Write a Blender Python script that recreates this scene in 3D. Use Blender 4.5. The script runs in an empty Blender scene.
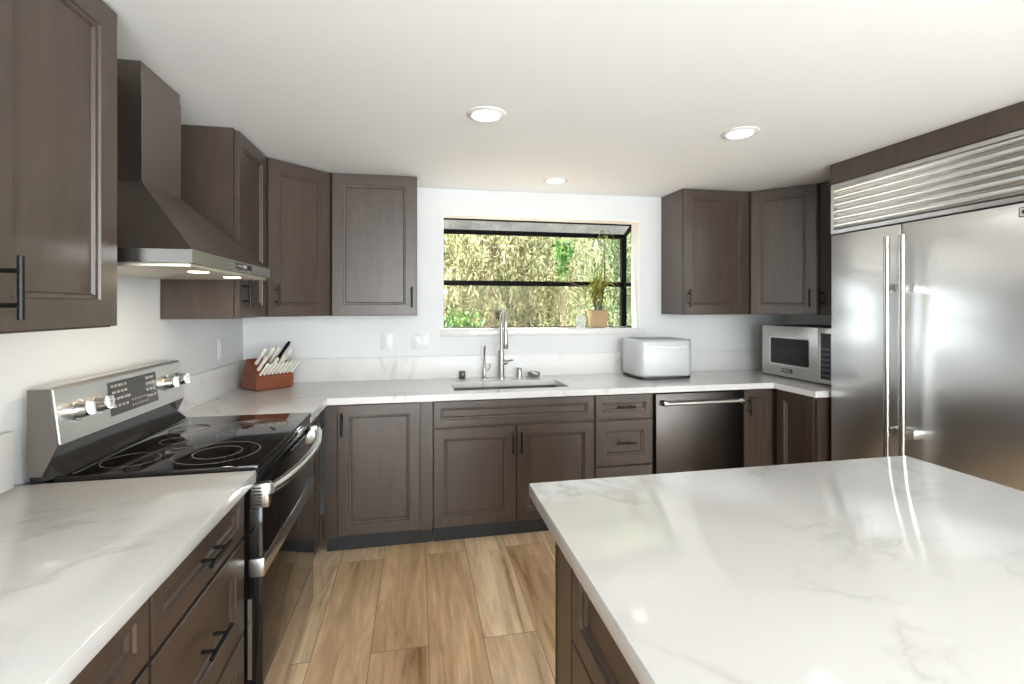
import bpy, bmesh, math, random
from mathutils import Vector, Matrix

R = math.radians
sc = bpy.context.scene
COL = sc.collection
random.seed(7)

# ------------------------------------------------------------------ camera
cd = bpy.data.cameras.new('camera'); cam = bpy.data.objects.new('camera', cd); COL.objects.link(cam)
cam.location = (0, 0, 1.4276); cam.rotation_euler = (R(90), 0, R(-11.2376))
cd.sensor_width = 36; cd.lens = 474.44 / 1024 * 36
cd.shift_y = -(342 - 307.04) / 1024; cd.clip_start = .02
sc.camera = cam

# ------------------------------------------------------------------ sky, sun, exposure
w = bpy.data.worlds.new('sky'); sc.world = w; w.use_nodes = True
bg = w.node_tree.nodes['Background']; bg.inputs[0].default_value = (.915, .96, 1.01, 1)
# made-up sky glow behind the camera, low to the horizon, to light the room
SKY_GARDEN, SKY_REAR_GLOW = 3.0, 18.0
_nt = w.node_tree
def _n(t, **kw):
    n = _nt.nodes.new(t)
    for k, v in kw.items(): setattr(n, k, v)
    return n
_tc = _n('ShaderNodeTexCoord')
_dot = _n('ShaderNodeVectorMath', operation='DOT_PRODUCT'); _dot.inputs[1].default_value = (.45, -.89, 0)
_nt.links.new(_tc.outputs['Generated'], _dot.inputs[0])
_m1 = _n('ShaderNodeMapRange', interpolation_type='SMOOTHSTEP'); _m1.inputs['From Min'].default_value = .05; _m1.inputs['From Max'].default_value = .6
_nt.links.new(_dot.outputs['Value'], _m1.inputs['Value'])
_sep = _n('ShaderNodeSeparateXYZ'); _nt.links.new(_tc.outputs['Generated'], _sep.inputs[0])
_m2 = _n('ShaderNodeMapRange', interpolation_type='SMOOTHSTEP'); _m2.inputs['From Min'].default_value = .75; _m2.inputs['From Max'].default_value = .25
_nt.links.new(_sep.outputs['Z'], _m2.inputs['Value'])
_mu = _n('ShaderNodeMath', operation='MULTIPLY'); _nt.links.new(_m1.outputs[0], _mu.inputs[0]); _nt.links.new(_m2.outputs[0], _mu.inputs[1])
_st = _n('ShaderNodeMapRange'); _st.inputs['To Min'].default_value = SKY_GARDEN; _st.inputs['To Max'].default_value = SKY_REAR_GLOW
_nt.links.new(_mu.outputs[0], _st.inputs['Value']); _nt.links.new(_st.outputs[0], bg.inputs[1])
sd = bpy.data.lights.new('sun', 'SUN'); sun = bpy.data.objects.new('sun', sd); COL.objects.link(sun)
sd.energy = 66; sd.angle = R(.6); sd.color = (1, .95, .86)
sun.rotation_euler = Vector((.74, -.10, -.62)).to_track_quat('-Z', 'Y').to_euler()
sc.view_settings.view_transform = 'Standard'; sc.view_settings.look = 'None'
sc.view_settings.gamma = 1; sc.view_settings.use_curve_mapping = False
sc.view_settings.exposure = -.06
DOWNLIGHT_E = 8.0
HOOD_LAMP_W = 1.2


def portal(name, loc, rot, sx, sy):
    l = bpy.data.lights.new(name, 'AREA'); l.shape = 'RECTANGLE'; l.size = sx; l.size_y = sy
    l.cycles.is_portal = True
    o = bpy.data.objects.new(name, l); COL.objects.link(o); o.location = loc; o.rotation_euler = rot


portal('added_door_portal', (1.0, -3.14, 1.06), (R(90), 0, 0), 3.5, 2.06)
portal('added_window_portal', (3.2, -1.9, 1.17), (R(90), 0, R(90)), 1.8, 1.86)
portal('window_daylight', (.94, 3.80, 1.68), (R(-90), 0, 0), 1.5, .8)


# ------------------------------------------------------------------ materials
def mat(name, col, rough=.5, metal=0, spec=.5, **kw):
    m = bpy.data.materials.new(name); m.use_nodes = True
    b = m.node_tree.nodes['Principled BSDF']
    b.inputs['Base Color'].default_value = (*col, 1); b.inputs['Roughness'].default_value = rough
    b.inputs['Metallic'].default_value = metal; b.inputs['Specular IOR Level'].default_value = spec
    for k, v in kw.items(): b.inputs[k.replace('_', ' ')].default_value = v
    return m


def N(m, t, **kw):
    n = m.node_tree.nodes.new(t)
    for k, v in kw.items(): setattr(n, k, v)
    return n


def L(m, a, b): m.node_tree.links.new(a, b)


def coords(m, scale, kind='Object'):
    tc = N(m, 'ShaderNodeTexCoord'); mp = N(m, 'ShaderNodeMapping'); mp.inputs['Scale'].default_value = scale
    L(m, tc.outputs[kind], mp.inputs['Vector']); return mp.outputs['Vector']


def ramp(m, fac, stops):
    r = N(m, 'ShaderNodeValToRGB'); e = r.color_ramp.elements
    while len(e) < len(stops): e.new(.5)
    for x, (p, c) in zip(e, stops): x.position = p; x.color = (*c, 1)
    L(m, fac, r.inputs[0]); return r.outputs[0]


def bsdf(m): return m.node_tree.nodes['Principled BSDF']


def bump(m, fac, strength, dist=.002):
    b = N(m, 'ShaderNodeBump'); b.inputs['Strength'].default_value = strength; b.inputs['Distance'].default_value = dist
    L(m, fac, b.inputs['Height']); L(m, b.outputs[0], bsdf(m).inputs['Normal'])


def wood(name, a, b, c, rough, scale=(9, 9, 1.1), coat=.3):
    m = mat(name, b, rough, spec=.5, Coat_Weight=coat, Coat_Roughness=.38)
    n = N(m, 'ShaderNodeTexNoise'); n.inputs['Scale'].default_value = 3; n.inputs['Detail'].default_value = 6
    n.inputs['Roughness'].default_value = .65; n.inputs['Distortion'].default_value = .6
    L(m, coords(m, scale), n.inputs['Vector'])
    L(m, ramp(m, n.outputs[0], [(.25, a), (.5, b), (.78, c)]), bsdf(m).inputs['Base Color'])
    return m


M = {}
M['wood'] = wood('stained_cabinet_wood', (.047, .0295, .0215), (.062, .0400, .0295), (.078, .052, .039), .36)
M['toe'] = mat('toe_kick_dark', (.026, .026, .028), .5)
M['gap'] = mat('cabinet_shadow_gap', (.02, .015, .012), .6)
M['black'] = mat('black_handle_metal', (.012, .012, .012), .38, .6)
M['black_frame'] = mat('black_window_aluminium', (.004, .004, .004), .6, spec=.06)
M['plastic'] = mat('black_plastic', (.012, .012, .013), .42)
M['white'] = mat('white_plastic', (.70, .70, .69), .35)
M['grey_mark'] = mat('pale_grey_print', (.42, .40, .38), .5)
M['chrome'] = mat('brushed_nickel', (.60, .59, .57), .24, 1)
M['nickel'] = mat('satin_nickel_tap', (.40, .39, .375), .28, 1)
M['louver'] = mat('polished_louver_steel', (.80, .80, .79), .24, 1)
M['knob'] = mat('satin_knob_metal', (.72, .70, .67), .24, 1)
M['glass_black'] = mat('black_ceramic_glass', (.006, .005, .005), .06, 0, .35)
M['ring'] = mat('burner_ring_print', (.14, .12, .10), .25)
M['soil'] = mat('potting_soil', (.03, .02, .012), .9)
M['knife_handle'] = mat('ivory_knife_handle', (.78, .74, .66), .35)
M['block'] = wood('cherry_knife_block', (.13, .028, .008), (.19, .045, .014), (.24, .062, .02), .38, (4, 30, 30))
M['emit'] = mat('downlight_lens', (.9, .9, .9), .4, Emission_Color=(1, .965, .91, 1), Emission_Strength=DOWNLIGHT_E)
M['hood_emit'] = mat('hood_lamp_lens', (.9, .9, .9), .4, Emission_Color=(1, .86, .66, 1), Emission_Strength=10)
M['trim_white'] = mat('white_downlight_trim', (.74, .73, .71), .45)


def steel(name, col, rough, scale, aniso=.0):
    m = mat(name, col, rough, 1)
    n = N(m, 'ShaderNodeTexNoise'); n.inputs['Scale'].default_value = 1; n.inputs['Detail'].default_value = 4
    L(m, coords(m, scale), n.inputs['Vector'])
    mr = N(m, 'ShaderNodeMapRange'); mr.inputs['To Min'].default_value = rough - .025; mr.inputs['To Max'].default_value = rough + .03
    L(m, n.outputs[0], mr.inputs['Value']); L(m, mr.outputs[0], bsdf(m).inputs['Roughness'])
    bump(m, n.outputs[0], .012, .0004)
    return m


M['steel'] = steel('brushed_stainless_steel', (.58, .58, .58), .24, (2, 2, 420))
m = M['fridge_steel'] = mat('fridge_door_steel', (.79, .795, .80), .28, 1, Anisotropic=.75)
_tg = N(m, 'ShaderNodeTangent', direction_type='RADIAL', axis='Z'); L(m, _tg.outputs[0], bsdf(m).inputs['Tangent'])
M['panel_steel'] = steel('control_panel_steel', (.60, .585, .56), .34, (2, 3, 420))
M['dark_steel'] = steel('black_stainless_steel', (.075, .066, .062), .3, (2, 2, 300))
M['hood_steel'] = steel('hood_smoky_steel', (.28, .235, .21), .34, (2, 2, 300))
M['lip_steel'] = steel('hood_lip_steel', (.42, .405, .385), .26, (2, 2, 300))
M['under_steel'] = mat('hood_underside_steel', (.62, .56, .47), .42, .85)
M['silver'] = mat('silver_appliance_paint', (.55, .555, .56), .42, .25)
M['sink'] = steel('sink_steel', (.36, .345, .325), .3, (300, 3, 3))

# walls and ceiling: painted plaster with a faint orange-peel texture
for k, c, s in (('wall', (.70, .695, .69), .10), ('ceiling', (.88, .875, .87), .25)):
    m = M[k] = mat(k + '_paint', c, .6, spec=.3)
    n = N(m, 'ShaderNodeTexNoise'); n.inputs['Scale'].default_value = 14; n.inputs['Detail'].default_value = 5
    L(m, coords(m, (1, 1, 1)), n.inputs['Vector']); bump(m, n.outputs[0], s, .006)


def quartz():
    m = mat('white_quartz', (.8, .78, .76), .09, spec=.5)
    v = coords(m, (1, 1, 1), 'Object')
    a = N(m, 'ShaderNodeTexNoise'); a.inputs['Scale'].default_value = 1.15; a.inputs['Detail'].default_value = 7; a.inputs['Roughness'].default_value = .55
    a.inputs['Distortion'].default_value = .9
    L(m, v, a.inputs['Vector'])
    s = N(m, 'ShaderNodeMath', operation='SUBTRACT'); s.inputs[1].default_value = .5; L(m, a.outputs[0], s.inputs[0])
    ab = N(m, 'ShaderNodeMath', operation='ABSOLUTE'); L(m, s.outputs[0], ab.inputs[0])
    vein = ramp(m, ab.outputs[0], [(0, (1, 1, 1)), (.006, (.45, .45, .45)), (.022, (0, 0, 0))])
    b = N(m, 'ShaderNodeTexNoise'); b.inputs['Scale'].default_value = 2.3; b.inputs['Detail'].default_value = 3
    L(m, v, b.inputs['Vector'])
    br = ramp(m, b.outputs[0], [(.46, (0, 0, 0)), (.66, (.75, .75, .75))])
    mu = N(m, 'ShaderNodeMath', operation='MULTIPLY'); L(m, vein, mu.inputs[0]); L(m, br, mu.inputs[1])
    c = N(m, 'ShaderNodeTexNoise'); c.inputs['Scale'].default_value = 1.6; c.inputs['Detail'].default_value = 3
    L(m, v, c.inputs['Vector'])
    cl = ramp(m, c.outputs[0], [(.3, (.72, .705, .69)), (.7, (.68, .665, .65))])
    mx = N(m, 'ShaderNodeMix', data_type='RGBA'); L(m, mu.outputs[0], mx.inputs['Factor']); L(m, cl, mx.inputs[6])
    mx.inputs[7].default_value = (.40, .39, .38, 1)
    L(m, mx.outputs[2], bsdf(m).inputs['Base Color'])
    return m


M['quartz'] = quartz()
M['quartz_splash'] = M['quartz'].copy(); M['quartz_splash'].name = 'white_quartz_satin'; bsdf(M['quartz_splash']).inputs['Roughness'].default_value = .38


def floor_mat():
    m = mat('oak_vinyl_planks', (.4, .25, .13), .32, spec=.4)
    tc = N(m, 'ShaderNodeTexCoord'); sp = N(m, 'ShaderNodeSeparateXYZ'); cb = N(m, 'ShaderNodeCombineXYZ')
    L(m, tc.outputs['Object'], sp.inputs[0]); L(m, sp.outputs[1], cb.inputs[0]); L(m, sp.outputs[0], cb.inputs[1])
    mp = N(m, 'ShaderNodeMapping'); mp.inputs['Location'].default_value = (.22, .191, 0); L(m, cb.outputs[0], mp.inputs['Vector'])
    bk = N(m, 'ShaderNodeTexBrick'); bk.offset = .5; bk.offset_frequency = 2
    bk.inputs['Scale'].default_value = 1; bk.inputs['Brick Width'].default_value = 1.5; bk.inputs['Row Height'].default_value = .235
    bk.inputs['Mortar Size'].default_value = .0016; bk.inputs['Mortar Smooth'].default_value = .3
    bk.inputs['Color1'].default_value = (.68, .455, .265, 1); bk.inputs['Color2'].default_value = (.97, .755, .52, 1)
    bk.inputs['Mortar'].default_value = (.30, .19, .10, 1); L(m, mp.outputs[0], bk.inputs['Vector'])
    # grain, offset per plank by its tint
    n = N(m, 'ShaderNodeTexNoise'); n.noise_dimensions = '4D'; n.inputs['Scale'].default_value = 1; n.inputs['Detail'].default_value = 7
    n.inputs['Roughness'].default_value = .6; n.inputs['Distortion'].default_value = 1.4
    ms = N(m, 'ShaderNodeMapping'); ms.inputs['Scale'].default_value = (17, 1.7, 1); L(m, tc.outputs['Object'], ms.inputs['Vector'])
    L(m, ms.outputs[0], n.inputs['Vector'])
    se = N(m, 'ShaderNodeSeparateColor'); L(m, bk.outputs['Color'], se.inputs[0])
    k = N(m, 'ShaderNodeMath', operation='MULTIPLY'); k.inputs[1].default_value = 60; L(m, se.outputs[0], k.inputs[0]); L(m, k.outputs[0], n.inputs['W'])
    n2 = N(m, 'ShaderNodeTexNoise'); n2.noise_dimensions = '4D'; n2.inputs['Scale'].default_value = 1; n2.inputs['Detail'].default_value = 4; n2.inputs['Distortion'].default_value = .8
    m2 = N(m, 'ShaderNodeMapping'); m2.inputs['Scale'].default_value = (7, .9, 1); L(m, tc.outputs['Object'], m2.inputs['Vector']); L(m, m2.outputs[0], n2.inputs['Vector']); L(m, k.outputs[0], n2.inputs['W'])
    ad = N(m, 'ShaderNodeMath', operation='ADD'); L(m, n.outputs[0], ad.inputs[0]); L(m, n2.outputs[0], ad.inputs[1])
    hf = N(m, 'ShaderNodeMath', operation='MULTIPLY'); hf.inputs[1].default_value = .5; L(m, ad.outputs[0], hf.inputs[0])
    g = ramp(m, hf.outputs[0], [(.36, (.40, .28, .19)), (.45, (.80, .76, .70)), (.53, (1.0, .98, .95)), (.61, (1.25, 1.26, 1.28))])
    mx = N(m, 'ShaderNodeMix', data_type='RGBA', blend_type='MULTIPLY'); mx.inputs['Factor'].default_value = 1
    L(m, bk.outputs['Color'], mx.inputs[6]); L(m, g, mx.inputs[7])
    L(m, mx.outputs[2], bsdf(m).inputs['Base Color'])
    bump(m, bk.outputs['Fac'], -.25, .002)
    return m


M['floor'] = floor_mat()


def pane(name, tint, haze=0.0, haze_col=(.5, .5, .5)):
    m = bpy.data.materials.new(name); m.use_nodes = True; nt = m.node_tree; nt.nodes.remove(nt.nodes['Principled BSDF'])
    out = nt.nodes['Material Output']
    t = N(m, 'ShaderNodeBsdfTransparent'); t.inputs[0].default_value = (*tint, 1)
    g = N(m, 'ShaderNodeBsdfGlossy'); g.inputs['Roughness'].default_value = .02
    lw = N(m, 'ShaderNodeLayerWeight'); pw = N(m, 'ShaderNodeMath', operation='POWER'); pw.inputs[1].default_value = 5; L(m, lw.outputs['Facing'], pw.inputs[0])
    fr = N(m, 'ShaderNodeMath', operation='MULTIPLY_ADD'); fr.inputs[1].default_value = .55; fr.inputs[2].default_value = .003; L(m, pw.outputs[0], fr.inputs[0])
    mx = N(m, 'ShaderNodeMixShader'); L(m, fr.outputs[0], mx.inputs[0]); L(m, t.outputs[0], mx.inputs[1]); L(m, g.outputs[0], mx.inputs[2])
    last = mx
    if haze:
        d = N(m, 'ShaderNodeBsdfTranslucent'); d.inputs[0].default_value = (*haze_col, 1)
        m2 = N(m, 'ShaderNodeMixShader')
        n = N(m, 'ShaderNodeTexNoise'); n.inputs['Scale'].default_value = 5; n.inputs['Detail'].default_value = 4; L(m, coords(m, (1, 1, 1)), n.inputs['Vector'])
        mr = N(m, 'ShaderNodeMapRange'); mr.inputs['To Min'].default_value = haze - .25; mr.inputs['To Max'].default_value = haze + .25; L(m, n.outputs[0], mr.inputs['Value'])
        L(m, mr.outputs[0], m2.inputs[0]); L(m, mx.outputs[0], m2.inputs[1]); L(m, d.outputs[0], m2.inputs[2]); last = m2
    L(m, last.outputs[0], out.inputs[0])
    return m


M['glass'] = pane('clear_window_glass', (.96, .98, .97))
M['roof_glass'] = pane('dusty_reflecting_roof_glass', (.85, .88, .88), .72, (.075, .075, .078))  # uneven grey film stands for a grey reflection as well as dust


def leaf(name, stops, scale=9, rough=.5, tr=.35):
    m = mat(name, stops[0][1], rough, spec=.3); nt = m.node_tree
    n = N(m, 'ShaderNodeTexNoise'); n.inputs['Scale'].default_value = scale; n.inputs['Detail'].default_value = 2
    L(m, coords(m, (1, 1, 1)), n.inputs['Vector']); c = ramp(m, n.outputs[0], stops)
    L(m, c, bsdf(m).inputs['Base Color'])
    t = N(m, 'ShaderNodeBsdfTranslucent'); L(m, c, t.inputs[0])
    mx = N(m, 'ShaderNodeMixShader'); mx.inputs[0].default_value = tr
    L(m, bsdf(m).outputs[0], mx.inputs[1]); L(m, t.outputs[0], mx.inputs[2]); L(m, mx.outputs[0], nt.nodes['Material Output'].inputs[0])
    return m


M['leaf_pale'] = leaf('pale_weeping_leaves', [(.36, (.045, .055, .018)), (.48, (.150, .155, .058)), (.62, (.44, .41, .24))], 22, tr=.25)
M['leaf_grey'] = leaf('grey_green_leaves', [(.36, (.03, .05, .018)), (.48, (.10, .145, .058)), (.62, (.28, .32, .19))], 20, tr=.2)
M['leaf_dark'] = leaf('dark_hedge_leaves', [(.3, (.012, .022, .007)), (.6, (.03, .05, .016))])
M['leaf_bright'] = leaf('bright_green_leaves', [(.3, (.012, .045, .008)), (.55, (.05, .13, .02)), (.72, (.22, .30, .09))], 16)
M['leaf_house'] = leaf('houseplant_leaves', [(.3, (.09, .12, .02)), (.55, (.27, .27, .045)), (.72, (.42, .38, .09))], 14)
M['leaf_dry'] = mat('dry_brown_leaf', (.30, .20, .13), .6)
M['bark'] = mat('tree_bark', (.12, .085, .06), .9)
M['earth'] = mat('garden_soil', (.16, .11, .07), .95)
M['pot'] = mat('tan_ceramic_pot', (.36, .23, .115), .5)
M['fence'] = mat('weathered_grey_boards', (.38, .36, .34), .8)


# ------------------------------------------------------------------ mesh helpers
def bm_(): return bmesh.new()


def box(bm, x0, x1, y0, y1, z0, z1, bev=0):
    r = bmesh.ops.create_cube(bm, size=1); vs = r['verts']
    for v in vs:
        v.co = Vector(((x0 + x1) / 2 + v.co.x * (x1 - x0), (y0 + y1) / 2 + v.co.y * (y1 - y0), (z0 + z1) / 2 + v.co.z * (z1 - z0)))
    if bev:
        es = list({e for v in vs for e in v.link_edges})
        bmesh.ops.bevel(bm, geom=es, offset=bev, segments=2, affect='EDGES', profile=.5)
    return bm


def prism(bm, poly, z0, z1, ax='z'):
    """extrude a 2-D polygon along an axis; poly in the other two axes in order"""
    def P(a, b, c):
        return {'z': (a, b, c), 'y': (a, c, b), 'x': (c, a, b)}[ax]
    lo = [bm.verts.new(P(a, b, z0)) for a, b in poly]; hi = [bm.verts.new(P(a, b, z1)) for a, b in poly]
    n = len(poly); bm.faces.new(lo[::-1]); bm.faces.new(hi)
    for i in range(n): bm.faces.new((lo[i], lo[(i + 1) % n], hi[(i + 1) % n], hi[i]))
    return bm


def hull(bm, lo, hi):
    """two quads (lists of 3-D points) joined into a solid"""
    a = [bm.verts.new(p) for p in lo]; b = [bm.verts.new(p) for p in hi]; n = len(a)
    bm.faces.new(a[::-1]); bm.faces.new(b)
    for i in range(n): bm.faces.new((a[i], a[(i + 1) % n], b[(i + 1) % n], b[i]))
    return bm


def tube(bm, pts, r, n=12, cap=True):
    pts = [Vector(p) for p in pts]; rs = r if isinstance(r, (list, tuple)) else [r] * len(pts)
    rings = []; ref = None
    for i, p in enumerate(pts):
        t = (pts[min(i + 1, len(pts) - 1)] - pts[max(i - 1, 0)]).normalized()
        if ref is None:
            ref = t.orthogonal().normalized()
        ref = (ref - t * ref.dot(t)).normalized(); s = t.cross(ref)
        rings.append([bm.verts.new(p + (ref * math.cos(2 * math.pi * k / n) + s * math.sin(2 * math.pi * k / n)) * rs[i]) for k in range(n)])
    for a, b in zip(rings, rings[1:]):
        for k in range(n): bm.faces.new((a[k], a[(k + 1) % n], b[(k + 1) % n], b[k]))
    if cap: bm.faces.new(rings[0][::-1]); bm.faces.new(rings[-1])
    return bm


def lathe(bm, prof, c=(0, 0, 0), n=28, axis='z', closed=False):
    rings = []
    for r, h in prof:
        ring = []
        for k in range(n):
            a = 2 * math.pi * k / n; x, y = r * math.cos(a), r * math.sin(a)
            p = {'z': (x, y, h), 'x': (h, x, y), 'y': (x, h, y)}[axis]
            ring.append(bm.verts.new((c[0] + p[0], c[1] + p[1], c[2] + p[2])))
        rings.append(ring)
    for a, b in zip(rings, rings[1:]):
        for k in range(n): bm.faces.new((a[k], a[(k + 1) % n], b[(k + 1) % n], b[k]))
    if closed:
        a, b = rings[-1], rings[0]
        for k in range(n): bm.faces.new((a[k], a[(k + 1) % n], b[(k + 1) % n], b[k]))
    else: bm.faces.new(rings[0][::-1]); bm.faces.new(rings[-1])
    return bm


def slab(bm, xs, ys, inside, z0, z1, ax='z'):
    """solid slab on a grid of cells, holes where inside() is false"""
    V = {}
    def v(i, j, k):
        if (i, j, k) not in V:
            a, b, c = xs[i], ys[j], (z0, z1)[k]
            V[i, j, k] = bm.verts.new({'z': (a, b, c), 'y': (a, c, b), 'x': (c, a, b)}[ax])
        return V[i, j, k]
    nx, ny = len(xs) - 1, len(ys) - 1
    ok = lambda i, j: 0 <= i < nx and 0 <= j < ny and inside((xs[i] + xs[i + 1]) / 2, (ys[j] + ys[j + 1]) / 2)
    for i in range(nx):
        for j in range(ny):
            if not ok(i, j): continue
            q = [(i, j), (i + 1, j), (i + 1, j + 1), (i, j + 1)]
            bm.faces.new([v(*p, 0) for p in q[::-1]]); bm.faces.new([v(*p, 1) for p in q])
            for (di, dj), (p, r) in (((0, -1), (0, 1)), ((1, 0), (1, 2)), ((0, 1), (2, 3)), ((-1, 0), (3, 0))):
                if not ok(i + di, j + dj): bm.faces.new((v(*q[p], 0), v(*q[r], 0), v(*q[r], 1), v(*q[p], 1)))
    return bm


def rrect(w, h, r, n=5, cx=0, cy=0):
    out = []
    for sx, sy, a0 in ((1, 1, 0), (-1, 1, 90), (-1, -1, 180), (1, -1, 270)):
        for k in range(n + 1):
            a = R(a0 + 90 * k / n); out.append((cx + sx * (w / 2 - r) + r * math.cos(a), cy + sy * (h / 2 - r) + r * math.sin(a)))
    return out


def panel_bm(w, h, t=.020, fw=.062, deep=.0135):
    """cabinet front with a framed, stepped recessed panel; x 0..w, z 0..h, front at y=0"""
    bm = bm_()
    loops = [(0, t), (0, .0025), (.0025, 0), (fw, 0), (fw + .003, .0055), (fw + .012, .0065), (fw + .017, deep)]
    rings = []
    for i, d in loops: rings.append([bm.verts.new(p) for p in ((i, d, i), (w - i, d, i), (w - i, d, h - i), (i, d, h - i))])
    bm.faces.new(rings[0][::-1])
    for a, b in zip(rings, rings[1:]):
        for k in range(4): bm.faces.new((a[k], a[(k + 1) % 4], b[(k + 1) % 4], b[k]))
    bm.faces.new(rings[-1])
    return bm


def handle_bm(kind, ln=.130, sep=.070, so=.034, r=.0062):
    """T-bar pull centred at the origin, mounting face at y=0, standing off toward -y"""
    bm = bm_(); d = Vector((0, 0, 1)) if kind == 'v' else Vector((1, 0, 0))
    o = Vector((0, -so, 0))
    tube(bm, [o - d * ln / 2, o + d * ln / 2], r, 12)
    for s in (-1, 1): tube(bm, [d * s * sep / 2, d * s * sep / 2 + o], .0048, 10)
    return bm


# ------------------------------------------------------------------ object helpers
def link_mesh(name, bm, m, parent=None, smooth=35):
    bmesh.ops.recalc_face_normals(bm, faces=bm.faces)
    me = bpy.data.meshes.new(name); bm.to_mesh(me); bm.free()
    for mm in (m if isinstance(m, (list, tuple)) else [m]): me.materials.append(mm)
    if smooth:
        for p in me.polygons: p.use_smooth = True
        me.set_sharp_from_angle(angle=R(smooth))
    o = bpy.data.objects.new(name, me); COL.objects.link(o)
    if parent: o.parent = parent
    return o


MW = {}


def mw(o):
    m = Matrix.Translation(o.location) @ o.rotation_euler.to_matrix().to_4x4()
    return mw(o.parent) @ m if o.parent else m


def thing(name, label, cat, loc=(0, 0, 0), rz=0, group=None):
    o = bpy.data.objects.new(name, None); COL.objects.link(o); o.empty_display_size = .05
    o.location = loc; o.rotation_euler = (0, 0, R(rz)); o['label'] = label; o['category'] = cat
    if group: o['group'] = group
    return o


def part(name, bm, m, parent, world=True, loc=None, rz=0, label=None, smooth=35):
    """world: the bmesh is in world coordinates; otherwise local to the parent (shifted by loc / rz)"""
    if world:
        bm.transform(mw(parent).inverted())
    o = link_mesh(name, bm, m, parent, smooth)
    if loc is not None: o.location = loc
    if rz: o.rotation_euler = (0, 0, R(rz))
    if label: o['label'] = label
    return o


def solo(name, bm, m, label, cat, group=None, loc=None):
    """a thing that is one mesh; bm in world coordinates, origin moved to its base"""
    vs = [v.co for v in bm.verts]
    c = Vector(loc) if loc else Vector(((min(v.x for v in vs) + max(v.x for v in vs)) / 2, (min(v.y for v in vs) + max(v.y for v in vs)) / 2, min(v.z for v in vs)))
    bmesh.ops.translate(bm, verts=bm.verts, vec=-c)
    o = link_mesh(name, bm, m); o.location = c; o['label'] = label; o['category'] = cat
    if group: o['group'] = group
    return o


def struct(name, bm, m, parent=None, smooth=35):
    o = link_mesh(name, bm, m, parent, smooth)
    if not parent: o['kind'] = 'structure'
    return o


def copy_tree(o, parent=None):
    c = o.copy(); COL.objects.link(c)
    if parent: c.parent = parent
    for ch in list(o.children): copy_tree(ch, c)
    return c


def ceil(x, y): return 2.262 + .008 * (x + .82) + .012 * (y - 2.39)


XL, XR, YB = -1.143, 3.05, 3.458      # wall faces
YREAR = -3.0
ZC, ZCB = .914, .876                  # worktop top and underside
UZ = 1.372                            # underside of the wall cabinets

# ------------------------------------------------------------------ the room
WX0, WX1, WZ0, WZ1 = .179, 1.704, 1.262, 2.100
struct('floor', box(bm_(), XL - .12, XR + .12, YREAR - .12, YB + .13, -.1, 0), M['floor'])
b = bm_(); x0, x1, y0, y1 = XL - .12, XR + .12, YREAR - .12, YB + .13
hull(b, [(x0, y0, ceil(x0, y0)), (x1, y0, ceil(x1, y0)), (x1, y1, ceil(x1, y1)), (x0, y1, ceil(x0, y1))],
     [(x0, y0, 2.52), (x1, y0, 2.52), (x1, y1, 2.52), (x0, y1, 2.52)])
struct('ceiling', b, M['ceiling'], smooth=0)
b = slab(bm_(), [XL - .12, WX0, WX1, XR + .12], [0, WZ0, WZ1, 2.33], lambda x, z: not (WX0 < x < WX1 and WZ0 < z < WZ1), YB, YB + .13, 'y')
struct('wall_back', b, M['wall'], smooth=0)
struct('wall_left', box(bm_(), XL - .12, XL, YREAR, YB, 0, 2.31), M['wall'], smooth=0)
b = slab(bm_(), [YREAR, -2.8, -1.0, YB], [0, .24, 2.1, 2.33], lambda y, z: not (-2.8 < y < -1.0 and .24 < z < 2.1), XR, XR + .12, 'x')
struct('wall_right', b, M['wall'], smooth=0)
d = thing('added_side_window', '', ''); del d['label']; del d['category']; d['kind'] = 'structure'; d.location = (XR + .06, -1.9, .24)  # unseen side window, added to bring more daylight into the room
b = slab(bm_(), [-2.8, -2.75, -1.925, -1.875, -1.05, -1.0], [.24, .29, 2.05, 2.1], lambda y, z: not ((-2.75 < y < -1.925 or -1.875 < y < -1.05) and .29 < z < 2.05), XR + .04, XR + .09, 'x')
part('window_frame', b, M['trim_white'], d)
for a, c in ((-2.75, -1.925), (-1.875, -1.05)): part('glass_pane', box(bm_(), XR + .062, XR + .068, a, c, .29, 2.05), M['glass'], d)
b = slab(bm_(), [XL - .12, -.75, 2.75, XR + .12], [0, 2.09, 2.30], lambda x, z: not (-.75 < x < 2.75 and z < 2.09), YREAR - .12, YREAR, 'y')
struct('wall_rear', b, M['wall'], smooth=0)
# unseen patio door, added behind the camera to let daylight in
d = thing('added_patio_door', '', ''); del d['label']; del d['category']; d['kind'] = 'structure'; d.location = (1, YREAR - .06, 0)
b = slab(bm_(), [-.75, -.69, .97, 1.03, 2.69, 2.75], [0.002, .06, 2.03, 2.09], lambda x, z: not ((-.69 < x < .97 or 1.03 < x < 2.69) and .06 < z < 2.03), YREAR - .09, YREAR - .04, 'y')
part('door_frame', b, M['trim_white'], d)
for a, c in ((-.69, .97), (1.03, 2.69)): part('door_glass', box(bm_(), a, c, YREAR - .068, YREAR - .062, .06, 2.03), M['glass'], d)

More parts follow.
